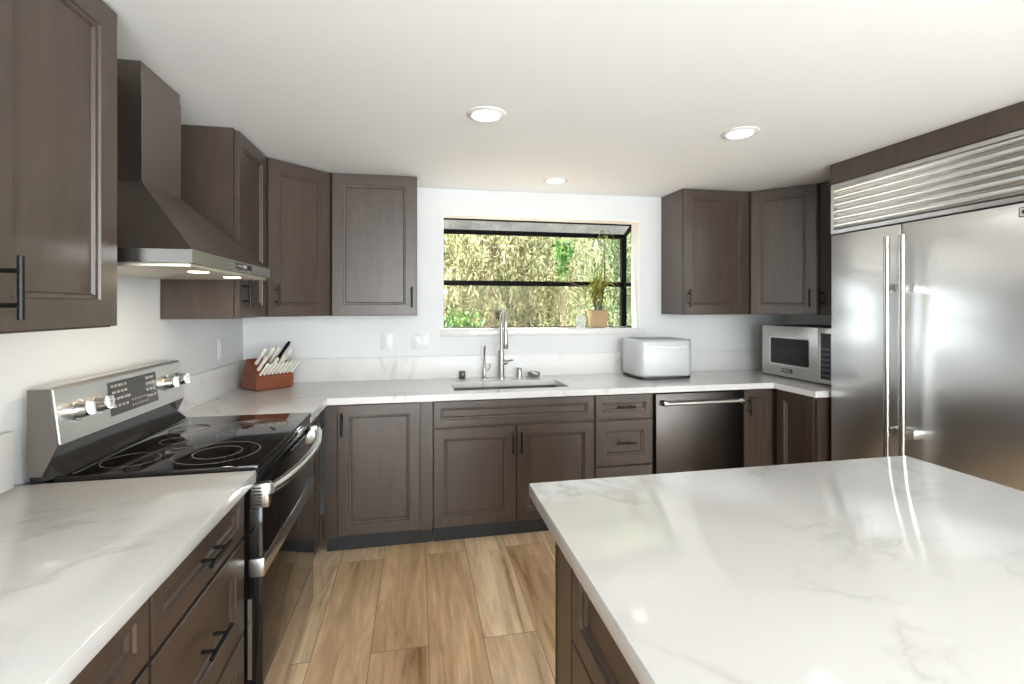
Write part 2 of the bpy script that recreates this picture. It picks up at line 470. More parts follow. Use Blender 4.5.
# garden window box
GW = thing('window_1', '', ''); del GW['label']; del GW['category']; GW['kind'] = 'structure'; GW.location = (.94, YB + .13, WZ0)
YO, YI = 3.765, YB + .132
GX0, GX1 = WX0 - .02, WX1 + .022
ZB = WZ0 - .012
ZR = 2.035                                   # top of the outer frame
F = .028
b = bm_()
box(b, GX0, GX1, YI - .004, YI + .03, WZ1 - .010, WZ1 + .012)          # head at the wall
box(b, GX0, GX1, YO - .03, YO + .01, ZR - .03, ZR + .004)             # outer top bar
box(b, GX0, GX1, YO - .03, YO + .01, ZB, ZB + .018)                   # outer bottom bar
for x in (GX0, GX1 - .042): box(b, x, x + .042, YO - .032, YO + .01, ZB, ZR + .002)
for x in (GX0, GX1 - .024):
    box(b, x, x + .024, YI, YO, ZB, ZB + .022)                         # side bottoms
    box(b, x, x + .024, YI, YO, 1.60, 1.63)
    hull(b, [(x, YI, WZ1 - .020), (x + .024, YI, WZ1 - .020), (x + .024, YI, WZ1 + .006), (x, YI, WZ1 + .006)],
         [(x, YO, ZR - .03), (x + .024, YO, ZR - .03), (x + .024, YO, ZR + .002), (x, YO, ZR + .002)])
part('window_frame', b, M['black_frame'], GW, smooth=0)
part('shelf_bar', box(bm_(), GX0, GX1, YO - .034, YO - .002, 1.597, 1.637, .003), M['black_frame'], GW)
part('glass_pane', box(bm_(), GX0 + .03, GX1 - .03, YO - .006, YO - .002, ZB + .018, ZR - .03), M['glass'], GW, smooth=0)
for x in (GX0 + .008, GX1 - .012): part('glass_pane', box(bm_(), x, x + .004, YI + .01, YO - .03, ZB + .02, ZR - .02), M['glass'], GW, smooth=0)
b = bm_(); hull(b, [(GX0, YI + .02, WZ1 - .008), (GX1, YI + .02, WZ1 - .008), (GX1, YO, ZR - .012), (GX0, YO, ZR - .012)],
                [(GX0, YI + .02, WZ1 - .003), (GX1, YI + .02, WZ1 - .003), (GX1, YO, ZR - .007), (GX0, YO, ZR - .007)])
part('roof_glass', b, M['roof_glass'], GW, smooth=0)
b = bm_(); box(b, WX0 - .02, WX1 + .05, YB - .012, YB - .0005, WZ0 - .048, WZ0 + .001, .003)
box(b, WX0 + .002, WX1 - .002, YB - .002, YO - .033, WZ0 - .010, WZ0 + .0015)
struct('trim_1', b, M['quartz'])
b = bm_()
fr = .012
struct('trim_2', slab(b, [WX0 - .001, WX0 + .004, WX1 - .004, WX1 + .001], [WZ0 + .002, WZ1 - .004, WZ1 + .001],
       lambda x, z: not (WX0 + .004 < x < WX1 - .004 and z < WZ1 - .004), YB - .002, YB + .128, 'y'), mat('white_window_casing', (.9, .9, .89), .4), smooth=0)


# ------------------------------------------------------------------ cabinets
def front(root, kind, x, z, wd, h, hand=None, fw=.062, y=0, rz=0, xy=None):
    o = part(kind, panel_bm(wd, h, fw=min(fw, wd * .27, h * .30)), M['wood'], root, False, (x, y, z) if xy is None else (*xy, z), rz)
    if hand:
        k, hx, hz = hand
        part('handle', handle_bm(k), M['black'], o, False, (hx, .001, hz))
    return o


def base_cabinet(label, loc, rz, W, D, fronts, group='base cabinets', toe=True, z1=ZCB - .001, hollow=False):
    t = thing('base_cabinet', label, 'cabinet', (loc[0], loc[1], 0), rz, group)
    b = bm_()
    if hollow:
        slab(b, [.001, .019, W - .019, W - .001], [.0215, .040, D - .012, D], lambda x, y: not (.019 < x < W - .019 and .040 < y < D - .012), .1301, z1)
        box(b, .001, W - .001, .0215, D, .11, .13)
    else: box(b, .001, W - .001, .0215, D, .11, z1)
    part('carcass', b, M['wood'], t, False)
    if toe: part('toe_kick', box(bm_(), .001, W - .001, .085, D, .001, .109), M['toe'], t, False)
    for f in fronts: front(t, *f)
    return t


G3 = .003
Z0, ZD = .122, .866
YD = 2.840      # face of the doors on the back run
XD = -.530      # face of the doors on the left run
XRD = 2.392     # face of the doors on the right leg
DRW = (.716, ZD - .716)      # top drawer z, h
MID = (.42, .704 - .42)
LOW = (Z0, .408 - Z0)

# blind corner + tall door, back run (left end)
t = base_cabinet('base cabinet with one tall door, at the left end of the back wall run', (-.520, YD), 0, .608, .615,
                 [('door', .072, Z0, .462, ZD - Z0, ('v', .026, ZD - Z0 - .105))])
part('filler_strip', box(bm_(), .001, .068, .004, .021, .11, ZD), M['wood'], t, False)
part('filler_strip', box(bm_(), .539, .607, .008, .021, .11, ZD + .008), M['wood'], t, False)
# sink base
base_cabinet('wide sink base cabinet with a false front above two doors', (.090, YD), 0, 1.008, .615,
             [('drawer_front', .003, DRW[0], 1.002, DRW[1], None, .04), ('door', .003, Z0, .497, .704 - Z0, ('v', .497 - .024, .704 - Z0 - .098)),
              ('door', .505, Z0, .500, .704 - Z0, ('v', .024, .704 - Z0 - .098))], hollow=True)
base_cabinet('narrow three-drawer base cabinet left of the dishwasher', (1.101, YD), 0, .398, .615,
             [('drawer', .003, DRW[0], .390, DRW[1], ('h', .195, DRW[1] / 2), .045), ('drawer', .003, MID[0], .390, MID[1], ('h', .195, MID[1] / 2), .062),
              ('drawer', .003, LOW[0], .390, LOW[1], ('h', .195, LOW[1] / 2), .062)])
base_cabinet('narrow base cabinet with one door, right of the dishwasher in the corner', (2.162, YD), 0, .87, .615,
             [('door', .004, Z0, .212, ZD - Z0, ('v', .028, ZD - Z0 - .105), .05)])
# right leg
t = base_cabinet('base cabinet under the microwave, facing left beside the refrigerator', (XRD, 2.838), -90, .362, .652,
                 [('door', .028, Z0, .302, ZD - Z0, None)])
part('filler_strip', box(bm_(), .3315, .361, .004, .021, .11, ZD), M['wood'], t, False)
# left run, corner piece behind the range
t = base_cabinet('narrow base cabinet between the range and the back corner', (XD, 2.412), 90, .40, .61,
                 [('drawer', .004, DRW[0], .36, DRW[1], ('h', .18, DRW[1] / 2), .045), ('door', .004, Z0, .36, .704 - Z0, ('v', .03, .704 - Z0 - .1), .05)])
# left run, foreground
def drawers3(W):
    o = []
    for z, h in (DRW, MID, LOW): o.append(('drawer', .003, z, W - .008, h, ('h', (W - .008) / 2, h / 2), .045 if h < .2 else .066))
    return o
base_cabinet('three-drawer base cabinet directly left of the range', (XD, 1.088), 90, .530, .61, drawers3(.530))
base_cabinet('three-drawer base cabinet in the near left foreground, second from the range', (XD, .555), 90, .530, .61, drawers3(.530))
base_cabinet('base cabinet of the left run nearest the camera, third from the range', (XD, -.36), 90, .912, .61,
             [('door', .003, Z0, .45, ZD - Z0, ('v', .42, ZD - Z0 - .105)), ('door', .457, Z0, .45, ZD - Z0, ('v', .03, ZD - Z0 - .105))])

# worktops
xs = [XL + .001, -.499, .22, .96, 2.371, XR - .001]; ys = [2.409, 2.470, 2.813, 2.925, 3.25, YB - .001]
def top_in(x, y):
    if .22 < x < .96 and 2.925 < y < 3.25: return False
    return y > 2.813 or x < -.499 or (x > 2.371 and y > 2.470)
b = slab(bm_(), xs, ys, top_in, ZCB, ZC)
solo('worktop', b, M['quartz'], 'long white quartz worktop along the back wall with the sink cut into it', 'countertop')
solo('worktop', box(bm_(), XL + .001, -.499, -.38, 1.621, ZCB, ZC, .002), M['quartz'], 'white quartz worktop in the left foreground, on the near side of the range', 'countertop')
# backsplashes
BZ = 1.076
solo('backsplash', box(bm_(), XL + .022, XR - .022, YB - .021, YB - .001, ZC + .0005, BZ, .0015), M['quartz_splash'], 'low white quartz backsplash strip behind the sink', 'backsplash', 'backsplash strips')
solo('backsplash', box(bm_(), XL + .001, XL + .021, 2.412, YB - .001, ZC + .0005, BZ, .0015), M['quartz_splash'], 'low white quartz backsplash strip on the left wall beside the knife block', 'backsplash', 'backsplash strips')
solo('backsplash', box(bm_(), XL + .001, XL + .021, -.38, 1.595, ZC + .0005, BZ, .0015), M['quartz_splash'], 'low white quartz backsplash strip at the left edge, near side of the range', 'backsplash', 'backsplash strips')
solo('backsplash', box(bm_(), XR - .021, XR - .001, 2.473, YB - .022, ZC + .0005, BZ, .0015), M['quartz_splash'], 'low white quartz backsplash strip behind the microwave', 'backsplash', 'backsplash strips')


# wall cabinets -----------------------------------------------------
def tilt(root):
    """tops scribed to the gently sloping ceiling"""
    for o in [root] + list(root.children_recursive):
        if o.type != 'MESH': continue
        M4 = mw(o); I = M4.inverted()
        for v in o.data.vertices:
            p = M4 @ v.co
            if p.z > 1.7: p.z += ceil(p.x, p.y) - 2.262; v.co = I @ p


UT = 2.2605


def wall_cab(label, loc, rz, W, D, fronts):
    t = thing('wall_cabinet', label, 'cabinet', (loc[0], loc[1], UZ), rz, 'wall cabinets')
    part('carcass', box(bm_(), .001, W - .001, .0215, D, 0, UT - UZ), M['wood'], t, False)
    for f in fronts: front(t, *f)
    tilt(t); return t


DH = UT - UZ - .012
# big one at the near left
wall_cab('large wall cabinet in the near left foreground, left of the range hood', (-.818, .57), 90, .945, .323,
         [('door', .03, .004, .482, DH, ('v', .44, .09), .07), ('door', .516, .004, .421, DH, ('v', .046, .09), .07)])
wall_cab('slim wall cabinet right of the range hood, on the left wall', (-.820, 2.412), 90, .432, .321,
         [('door', .016, .004, .405, DH, ('v', .045, .115), .06)])
wall_cab('single-door wall cabinet on the back wall, left of the window', (-.531, 3.130), 0, .528, .326,
         [('door', .004, .004, .518, DH, ('v', .49, .115), .066)])
wall_cab('single-door wall cabinet on the back wall, right of the window', (1.892, 3.130), 0, .541, .326,
         [('door', .004, .004, .530, DH, ('v', .03, .115), .066)])


def corner_cab(label, side):
    s = side
    if s < 0:
        A = (-.818, 2.850); B = (-.535, 3.132); poly = [(XL + .001, 2.846), (A[0] - .006, 2.846), A, B, (-.5335, B[1] + .004), (-.5335, YB - .001), (XL + .001, YB - .001)]
        loc, rz = A, math.degrees(math.atan2(B[1] - A[1], B[0] - A[0])); W = math.dist(A, B)
    else:
        A = (2.437, 3.132); B = (2.742, 2.836); poly = [(2.4345, YB - .001), (2.4345, A[1] + .004), A, B, (B[0] + .006, 2.832), (XR - .001, 2.832), (XR - .001, YB - .001)]
        loc, rz = A, math.degrees(math.atan2(B[1] - A[1], B[0] - A[0])); W = math.dist(A, B)
    t = thing('corner_wall_cabinet', label, 'cabinet', (loc[0], loc[1], UZ), rz, 'wall cabinets')
    b = prism(bm_(), poly, UZ, UT)
    # push the carcass face back so the door closes over it
    n = Vector((math.sin(R(rz)), -math.cos(R(rz)), 0))
    for v in b.verts:
        for q in (A, B):
            if (Vector((v.co.x, v.co.y)) - Vector(q)).length < 1e-6: v.co -= n * .0215
    part('carcass', b, M['wood'], t)
    hx = .046 if s < 0 else W - .05
    front(t, 'door', .006, .004, W - .012, DH, ('v', hx - .006, .115), .064)
    tilt(t)


corner_cab('diagonal corner wall cabinet above the knife block', -1)
corner_cab('diagonal corner wall cabinet above the microwave', 1)
wall_cab('slim wall cabinet between the right corner cabinet and the refrigerator', (2.744, 2.830), -90, .36, .304,
         [('door', .012, .004, .335, DH, ('v', .03, .115), .06)])

# ------------------------------------------------------------------ island
IX0, IX1, IY0, IY1 = .318, 1.657, -1.0, 1.347
ISL = thing('kitchen_island', 'dark wood kitchen island with drawers, standing in the right foreground', 'island', (1.0, .2, 0))
XI = .386
part('body', box(bm_(), XI + .021, IX1 - .07, IY0 + .07, IY1 - .06, .10, ZCB - .001), M['wood'], ISL)
part('toe_kick', box(bm_(), XI + .08, IX1 - .12, IY0 + .12, IY1 - .10, .001, .099), M['toe'], ISL)
part('corner_post', box(bm_(), XI, XI + .0205, 1.165, IY1 - .05, .001, ZCB - .001), M['wood'], ISL)
part('end_panel', box(bm_(), XI + .0, IX1 - .07, IY1 - .0595, IY1 - .04, .001, ZCB - .001), M['wood'], ISL)
y = 1.158
for W in (.62, .62, .62):
    for k, (z, h) in enumerate(((.582, .278), (.30, .275), (.105, .188))):
        o = part('drawer', panel_bm(W - .006, h, fw=.06), M['wood'], ISL, False, (XI - 1.0, y - .2, z), -90)
        if y < 1.0: part('handle', handle_bm('h'), M['black'], o, False, ((W - .006) / 2, .001, h - .05))
    y -= W
solo('island_countertop', box(bm_(), IX0, IX1, IY0, IY1, ZCB, ZC, .002), M['quartz'], 'large white veined quartz slab on the kitchen island', 'countertop')

# ------------------------------------------------------------------ range
RY0, RY1 = 1.627, 2.388
RX = -.494
rng = thing('range', 'stainless and black glass-top electric range between the left worktops', 'range', ((RX + XL) / 2, (RY0 + RY1) / 2, 0))
part('body', box(bm_(), -1.12, RX - .045, RY0, RY1, .03, .905), M['plastic'], rng)
for x in (-1.08, -.56):
    for y in (RY0 + .05, RY1 - .05): part('foot', lathe(bm_(), [(.018, .001), (.018, .012), (.009, .014), (.009, .035)], (x, y, 0), 14), M['plastic'], rng)
ct = part('cooktop', box(bm_(), -1.045, RX, RY0 - .002, RY1 + .002, .9055, .930, .004), M['glass_black'], rng)
def ring(cx, cy, rx, ry=None):
    b = bm_(); ry = ry or rx; n = 56
    vo = [b.verts.new((cx + (rx) * math.cos(2 * math.pi * k / n), cy + ry * math.sin(2 * math.pi * k / n), .9304)) for k in range(n)]
    vi = [b.verts.new((cx + (rx - .0035) * math.cos(2 * math.pi * k / n), cy + (ry - .0035) * math.sin(2 * math.pi * k / n), .9304)) for k in range(n)]
    vu = [b.verts.new((v.co.x, v.co.y, .9296)) for v in vo]; vj = [b.verts.new((v.co.x, v.co.y, .9296)) for v in vi]
    for k in range(n):
        q = (k + 1) % n
        b.faces.new((vo[k], vo[q], vi[q], vi[k])); b.faces.new((vu[k], vu[q], vo[q], vo[k])); b.faces.new((vj[q], vj[k], vi[k], vi[q]))
    part('burner_ring', b, M['ring'], ct)
for a in ((-.915, 1.757, .080), (-.672, 1.792, .130), (-.672, 1.792, .075), (-.672, 2.150, .132), (-.672, 2.150, .085), (-.672, 2.150, .048), (-.915, 2.165, .072), (-.885, 1.978, .05)): ring(*a)
part('cooktop_trim', box(bm_(), -1.012, -1.008, RY0 + .02, RY1 - .02, .9302, .9325), M['chrome'], rng)
# concave riser and slanted control panel
b = bm_(); prof = [(-1.110, .906), (-1.022, .9305), (-1.036, .9425), (-1.058, .962), (-1.068, .99), (-1.072, 1.026), (-1.110, 1.026)]
prism(b, [(x, z) for x, z in prof], RY0 + .004, RY1 - .004, 'y')
part('riser', b, mat('gloss_black_riser', (.02, .018, .017), .16), rng, smooth=50)
b = bm_(); prism(b, [(-1.112, 1.02), (-1.03, 1.02), (-1.049, 1.183), (-1.056, 1.190), (-1.112, 1.190)], RY0, RY1, 'y')
bmesh.ops.bevel(b, geom=[e for e in b.edges], offset=.003, segments=2, affect='EDGES')
pn = part('control_panel', b, M['panel_steel'], rng)
part('panel_end_cap', prism(bm_(), [(-1.112, .932), (-1.075, .932), (-1.036, 1.018), (-1.056, 1.186), (-1.112, 1.186)], RY0 - .004, RY0 - .0005, 'y'), mat('charcoal_end_cap', (.10, .085, .072), .45), rng)
part('panel_end_cap', prism(bm_(), [(-1.130, .932), (-1.075, .932), (-1.036, 1.018), (-1.056, 1.186), (-1.130, 1.186)], RY1 + .0005, RY1 + .004, 'y'), mat('charcoal_far_cap', (.10, .085, .072), .45), rng)
nx = Vector((.163, 0, .019)).normalized()         # panel normal
up = Vector((-.019, 0, .163)).normalized()
def on_panel(y, z, off=0): return Vector((-1.03 - .019 * (z - 1.02) / .163, y, z)) + nx * off
for ky in (1.712, 1.806, 2.242, 2.340):
    b = bm_(); c = on_panel(ky, 1.108)
    tube(b, [c + nx * .0005, c + nx * .006], [.031, .031], 24)
    tube(b, [c + nx * .006, c + nx * .016, c + nx * .034, c + nx * .037], [.027, .026, .023, .019], 24)
    k = part('knob', b, M['knob'], pn)
    b = bm_(); p = c + nx * .0375
    hull(b, [p + Vector((0, -.006, 0)) - up * .022, p + Vector((0, .006, 0)) - up * .022, p + Vector((0, .006, 0)) + up * .022, p + Vector((0, -.006, 0)) + up * .022],
         [p + nx * .012 + Vector((0, -.004, 0)) - up * .020, p + nx * .012 + Vector((0, .004, 0)) - up * .020, p + nx * .012 + Vector((0, .004, 0)) + up * .020, p + nx * .012 + Vector((0, -.004, 0)) + up * .020])
    part('grip', b, M['knob'], k)
def panel_quad(b, y0, y1, z0, z1, o0, o1):
    hull(b, [on_panel(y0, z0, o0), on_panel(y1, z0, o0), on_panel(y1, z1, o0), on_panel(y0, z1, o0)], [on_panel(y0, z0, o1), on_panel(y1, z0, o1), on_panel(y1, z1, o1), on_panel(y0, z1, o1)])
b = bm_(); panel_quad(b, 1.868, 2.170, 1.050, 1.166, .0003, .002)
dp = part('display', b, mat('dark_display_glass', (.035, .03, .027), .2), pn)
b = bm_(); rr = random.Random(3)
for row, z in enumerate((1.150, 1.128, 1.105, 1.080)):
    y = 1.885
    while y < 1.975:
        wq = rr.uniform(.008, .02); panel_quad(b, y, y + wq, z - .004, z + .004, .0018, .0024); y += wq + rr.uniform(.004, .01)
for z in (1.085, 1.066):
    for k in range(7): panel_quad(b, 1.995 + k * .016, 2.001 + k * .016, z - .003, z + .003, .0018, .0024)
for z in (1.150, 1.128, 1.105, 1.080):
    y = 2.095
    while y < 2.150:
        wq = rr.uniform(.008, .018); panel_quad(b, y, y + wq, z - .0045, z + .0045, .0018, .0024); y += wq + rr.uniform(.004, .009)
part('display_markings', b, M['grey_mark'], dp)
# front: vented trim, oven door, handle, drawer
DXF = RX + .012
part('front_trim', box(bm_(), RX - .045, RX - .004, RY0 + .001, RY1 - .001, .868, .9045, .003), M['glass_black'], rng)
dr = part('oven_door', box(bm_(), RX - .044, DXF, RY0 + .004, RY1 - .004, .222, .862, .004), M['glass_black'], rng)
part('door_band', box(bm_(), RX - .030, DXF + .004, RY0 + .002, RY1 - .002, .573, .630, .002), M['steel'], dr)
b = bm_(); pts = []
for k in range(17):
    s = k / 16; y = RY0 + .018 + s * (RY1 - RY0 - .036); pts.append((DXF + .020 + .046 * math.sin(math.pi * s) ** .75, y, .846))
tube(b, pts, .0175, 14)
hd = part('handle', b, M['chrome'], dr)
for y in (RY0 + .016, RY1 - .016):
    br = part('handle_bracket', box(bm_(), RX - .022, DXF + .018, y - .016, y + .016, .792, .868, .003), M['chrome'], hd)
    if y < 2:
        b = bm_()
        for k in range(6): box(b, RX - .018, DXF - .002, y - .0168, y - .0155, .800 + k * .0105, .805 + k * .0105)
        part('vent_slots', b, M['plastic'], hd)
part('side_latch_strip', box(bm_(), RX - .030, RX - .018, RY0 - .003, RY0 + .0035, .255, .507), M['chrome'], rng)
dw = part('drawer', box(bm_(), RX - .044, DXF - .002, RY0 + .004, RY1 - .004, .050, .214, .004), M['steel'], rng)

# ------------------------------------------------------------------ range hood
HX, HY0, HY1, HZ = -.660, 1.572, 2.326, 1.600
CX, CY0, CY1, CZ = -.905, 1.795, 2.065, 1.848
hood = thing('range_hood', 'smoky stainless pyramid range hood with a square chimney above the range', 'range hood', ((HX + XL) / 2, (HY0 + HY1) / 2, 1.556))
b = bm_(); xw = XL + .002
hull(b, [(xw, HY0, HZ), (HX, HY0, HZ), (HX, HY1, HZ), (xw, HY1, HZ)], [(xw, CY0, CZ), (CX, CY0, CZ), (CX, CY1, CZ), (xw, CY1, CZ)])
part('canopy', b, M['hood_steel'], hood, smooth=0)
b = bm_(); t1 = ceil(CX, CY0) - .003
box(b, xw, CX, CY0, CY1, CZ + .0005, t1 - .038)
part('chimney', b, M['hood_steel'], hood, smooth=0)
part('chimney_bracket', box(bm_(), xw + .004, CX - .003, CY0 + .004, CY1 - .004, t1 - .0375, t1), M['hood_steel'], hood, smooth=0)
part('edge_seam', box(bm_(), CX - .003, CX + .0012, CY0 - .0012, CY0 + .003, CZ + .001, t1 - .038), M['lip_steel'], hood, smooth=0)
part('lip', box(bm_(), xw, HX + .002, HY0 - .002, HY1 + .002, 1.560, HZ - .0005), M['lip_steel'], hood, smooth=0)
un = part('filter_panel', box(bm_(), xw + .01, HX - .008, HY0 + .01, HY1 - .01, 1.548, 1.5595, .002), M['under_steel'], hood)
for y in (1.80, 2.10):
    lm = part('lamp', lathe(bm_(), [(.030, 1.5455), (.030, 1.548)], (-.735, y, 0), 24), M['hood_emit'], un)
    la = bpy.data.lights.new('hood_lamp', 'AREA'); la.shape = 'DISK'; la.size = .055; la.energy = HOOD_LAMP_W; la.color = (1, .84, .62)
    lo = bpy.data.objects.new('hood_lamp', la); COL.objects.link(lo); lo.location = (-.735, y, 1.543)
cp = part('control_plate', box(bm_(), HX + .0015, HX + .0035, 1.915, 2.085, 1.571, 1.592, .001), M['plastic'], hood)
part('display', box(bm_(), HX + .003, HX + .0042, 1.985, 2.025, 1.576, 1.588), M['grey_mark'], cp)
b = bm_()
for k in range(4): box(b, HX + .003, HX + .0042, 1.928 + k * .013, 1.934 + k * .013, 1.579, 1.585)
part('button_row', b, M['grey_mark'], cp)

# ------------------------------------------------------------------ dishwasher
dwr = thing('dishwasher', 'black stainless dishwasher with a straight bar handle under the worktop', 'dishwasher', (1.832, 3.1, 0))
part('tub', box(bm_(), 1.503, 2.160, YD + .03, 3.44, .11, ZCB - .002), M['plastic'], dwr)
dd = part('door', box(bm_(), 1.516, 2.150, YD - .004, YD + .0295, .125, .862, .004), M['dark_steel'], dwr)
b = bm_(); tube(b, [(1.545, YD - .052, .806), (2.122, YD - .052, .806)], .0125, 16)
hb = part('handle', b, M['chrome'], dd)
for x in (1.560, 2.107):
    part('handle_bracket', box(bm_(), x - .016, x + .016, YD - .060, YD - .0045, .790, .822, .003), M['lip_steel'], hb)
part('toe_kick', box(bm_(), 1.505, 2.158, YD + .09, 3.40, .001, .109), M['toe'], dwr)

# ------------------------------------------------------------------ refrigerator
FX, FY1, FG, FY0 = 2.45, 2.440, 2.011, 1.22
fr_ = thing('refrigerator', 'tall built-in stainless side-by-side refrigerator with a louvred top grille', 'refrigerator', (2.75, (FY0 + FY1) / 2, 0))
part('cabinet_body', box(bm_(), FX + .048, XR - .002, FY0 + .002, FY1 - .002, .02, 2.165), M['plastic'], fr_)
ZF = 1.858
d1 = part('freezer_door', box(bm_(), FX, FX + .047, FG + .003, FY1 - .004, .105, ZF, .004), M['fridge_steel'], fr_)
d2 = part('refrigerator_door', box(bm_(), FX, FX + .047, FY0 + .004, FG - .003, .105, ZF, .004), M['fridge_steel'], fr_)
for d_, y in ((d1, 2.040), (d2, 1.960)):
    b = bm_(); tube(b, [(FX - .058, y, .52), (FX - .058, y, 1.792)], .0145, 18)
    h = part('handle', b, M['chrome'], d_)
    for z in (1.527, .78): part('handle_bracket', box(bm_(), FX - .055, FX - .0005, y - .011, y + .011, z - .022, z + .022, .002), M['chrome'], h)
gr = bm_(); slab(gr, [FY0 + .004, FY0 + .022, FY1 - .022, FY1 - .004], [ZF + .008, ZF + .030, 2.140, 2.160],
                 lambda y, z: not (FY0 + .022 < y < FY1 - .022 and ZF + .03 < z < 2.14), FX - .002, FX + .047, 'x')
g = part('grille', gr, M['steel'], fr_)
for k in range(6):
    z = ZF + .036 + k * .0415
    b = bm_()
    prof = [(FX + .017 - .017 * math.sin(math.pi * (.12 + .88 * q / 10)) ** .8, z + .0405 * (1 - q / 10)) for q in range(11)]
    prof += [(FX + .022, z), (FX + .022, z + .0405)]
    prism(b, prof, FY0 + .0225, FY1 - .0225, 'y')
    part('louver', b, M['louver'], g)
part('kick_plate', box(bm_(), FX + .04, FX + .075, FY0 + .005, FY1 - .005, .002, .10), M['toe'], fr_)
bd = part('badge', box(bm_(), FX - .0035, FX - .0003, 1.425, 1.522, 1.800, 1.840, .001), M['plastic'], d2)
b = bm_(); box(b, FX - .0045, FX - .003, 1.430, 1.518, 1.803, 1.837)
part('badge_face', b, M['silver'], bd)
b = bm_()
for k in range(5): box(b, FX - .0052, FX - .004, 1.440 + k * .015, 1.450 + k * .015, 1.812, 1.828)
part('badge_lettering', b, M['plastic'], bd)
fp = bm_(); hull(fp, [(FX - .003, FY0, 2.166), (FX + .016, FY0, 2.166), (FX + .016, FY1, 2.166), (FX - .003, FY1, 2.166)],
                 [(FX - .003, FY0, ceil(FX, FY0) - .002), (FX + .016, FY0, ceil(FX, FY0) - .002), (FX + .016, FY1, ceil(FX, FY1) - .002), (FX - .003, FY1, ceil(FX, FY1) - .002)])
solo('fascia_panel', fp, M['wood'], 'dark wood fascia board above the refrigerator grille', 'panel')

# ------------------------------------------------------------------ sink and taps
sk = thing('sink', 'undermount stainless steel sink set in the back worktop', 'sink', (.59, 3.09, .68))
b = bm_(); slab(b, [.205, .224, .956, .975], [2.91, 2.929, 3.246, 3.265], lambda x, y: not (.224 < x < .956 and 2.929 < y < 3.246), .690, ZCB - .001)
box(b, .205, .975, 2.91, 3.265, .680, .6898)
part('bowl', b, M['sink'], sk, smooth=0)
part('drain', lathe(bm_(), [(.045, .6902), (.045, .694), (.03, .694), (.026, .691)], (.59, 3.10, 0), 24), M['chrome'], sk)

fa = thing('kitchen_faucet', 'tall brushed nickel pull-down kitchen faucet behind the sink', 'faucet', (.592, 3.375, ZC))
fx, fy = .592, 3.375
part('base', lathe(bm_(), [(.028, ZC + .0003), (.028, ZC + .010), (.021, ZC + .016)], (fx, fy, 0)), M['nickel'], fa)
b = bm_(); tube(b, [(fx, fy, ZC + .016), (fx, fy, ZC + .20), (fx, fy, ZC + .205)], [.0215, .021, .014], 20)
bdy = part('body', b, M['nickel'], fa)
arc = [(fx, fy, ZC + .205), (fx, fy, ZC + .40)]
for k in range(1, 13):
    a = math.pi * k / 12; arc.append((fx, fy - .085 + .085 * math.cos(a), ZC + .40 + .085 * math.sin(a)))
arc += [(fx, fy - .17, ZC + .36)]
b = bm_(); tube(b, arc, .0115, 14); sp_ = part('spout', b, M['nickel'], fa)
b = bm_(); tube(b, [(fx, fy - .17, ZC + .36), (fx, fy - .17, ZC + .352), (fx, fy - .17, ZC + .29), (fx, fy - .17, ZC + .235), (fx, fy - .17, ZC + .228)], [.012, .0145, .0155, .019, .016], 18)
part('spray_head', b, M['nickel'], fa)
b = bm_(); tube(b, [(fx + .012, fy - .005, ZC + .115), (fx + .038, fy - .012, ZC + .115), (fx + .046, fy - .014, ZC + .115)], [.016, .016, .010], 16)
tube(b, [(fx + .036, fy - .012, ZC + .118), (fx + .060, fy - .040, ZC + .132), (fx + .072, fy - .070, ZC + .136)], [.008, .007, .006], 12)
part('lever', b, M['nickel'], bdy)

tp = thing('filter_tap', 'slim nickel water tap with a side lever, left of the tall faucet', 'tap', (.470, 3.385, ZC))
tx, ty = .470, 3.385
part('base', lathe(bm_(), [(.022, ZC + .0003), (.022, ZC + .006), (.013, ZC + .012), (.0125, ZC + .075), (.008, ZC + .085)], (tx, ty, 0), 20), M['nickel'], tp)
b = bm_(); tube(b, [(tx, ty, ZC + .083), (tx, ty, ZC + .20), (tx, ty - .012, ZC + .225), (tx, ty - .03, ZC + .235), (tx, ty - .05, ZC + .225)], [.0085, .0075, .007, .0065, .006], 12)
part('spout', b, M['nickel'], tp)
b = bm_(); tube(b, [(tx + .008, ty, ZC + .055), (tx + .028, ty - .004, ZC + .062), (tx + .040, ty - .006, ZC + .085), (tx + .042, ty - .006, ZC + .105)], [.0075, .0065, .006, .0065], 12)
part('lever', b, M['nickel'], tp)

b = bm_(); lathe(b, [(.020, ZC + .0003), (.020, ZC + .005), (.0165, ZC + .007), (.0165, ZC + .066), (.014, ZC + .070)], (.728, 3.385, 0), 24)
solo('soap_dispenser', b, M['nickel'], 'short nickel cylinder dispenser right of the tall faucet', 'dispenser')
b = bm_(); lathe(b, [(.036, ZC + .0003), (.042, ZC + .008), (.048, ZC + .030), (.047, ZC + .036), (.040, ZC + .034), (.036, ZC + .018), (.012, ZC + .016), (.010, ZC + .03), (.006, ZC + .034)], (.838, 3.385, 0), 28)
solo('strainer_bowl', b, M['nickel'], 'low round metal dish with a centre stud, right of the short cylinder', 'dish')
sm = thing('countertop_switch', 'small black upright block behind the left end of the sink', 'gadget', (.314, 3.405, ZC))
part('housing', box(bm_(), .293, .335, 3.395, 3.420, ZC + .0005, ZC + .055, .003), M['plastic'], sm)
part('face_plate', box(bm_(), .314, .319, 3.3935, 3.3955, ZC + .022, ZC + .044), M['grey_mark'], sm)

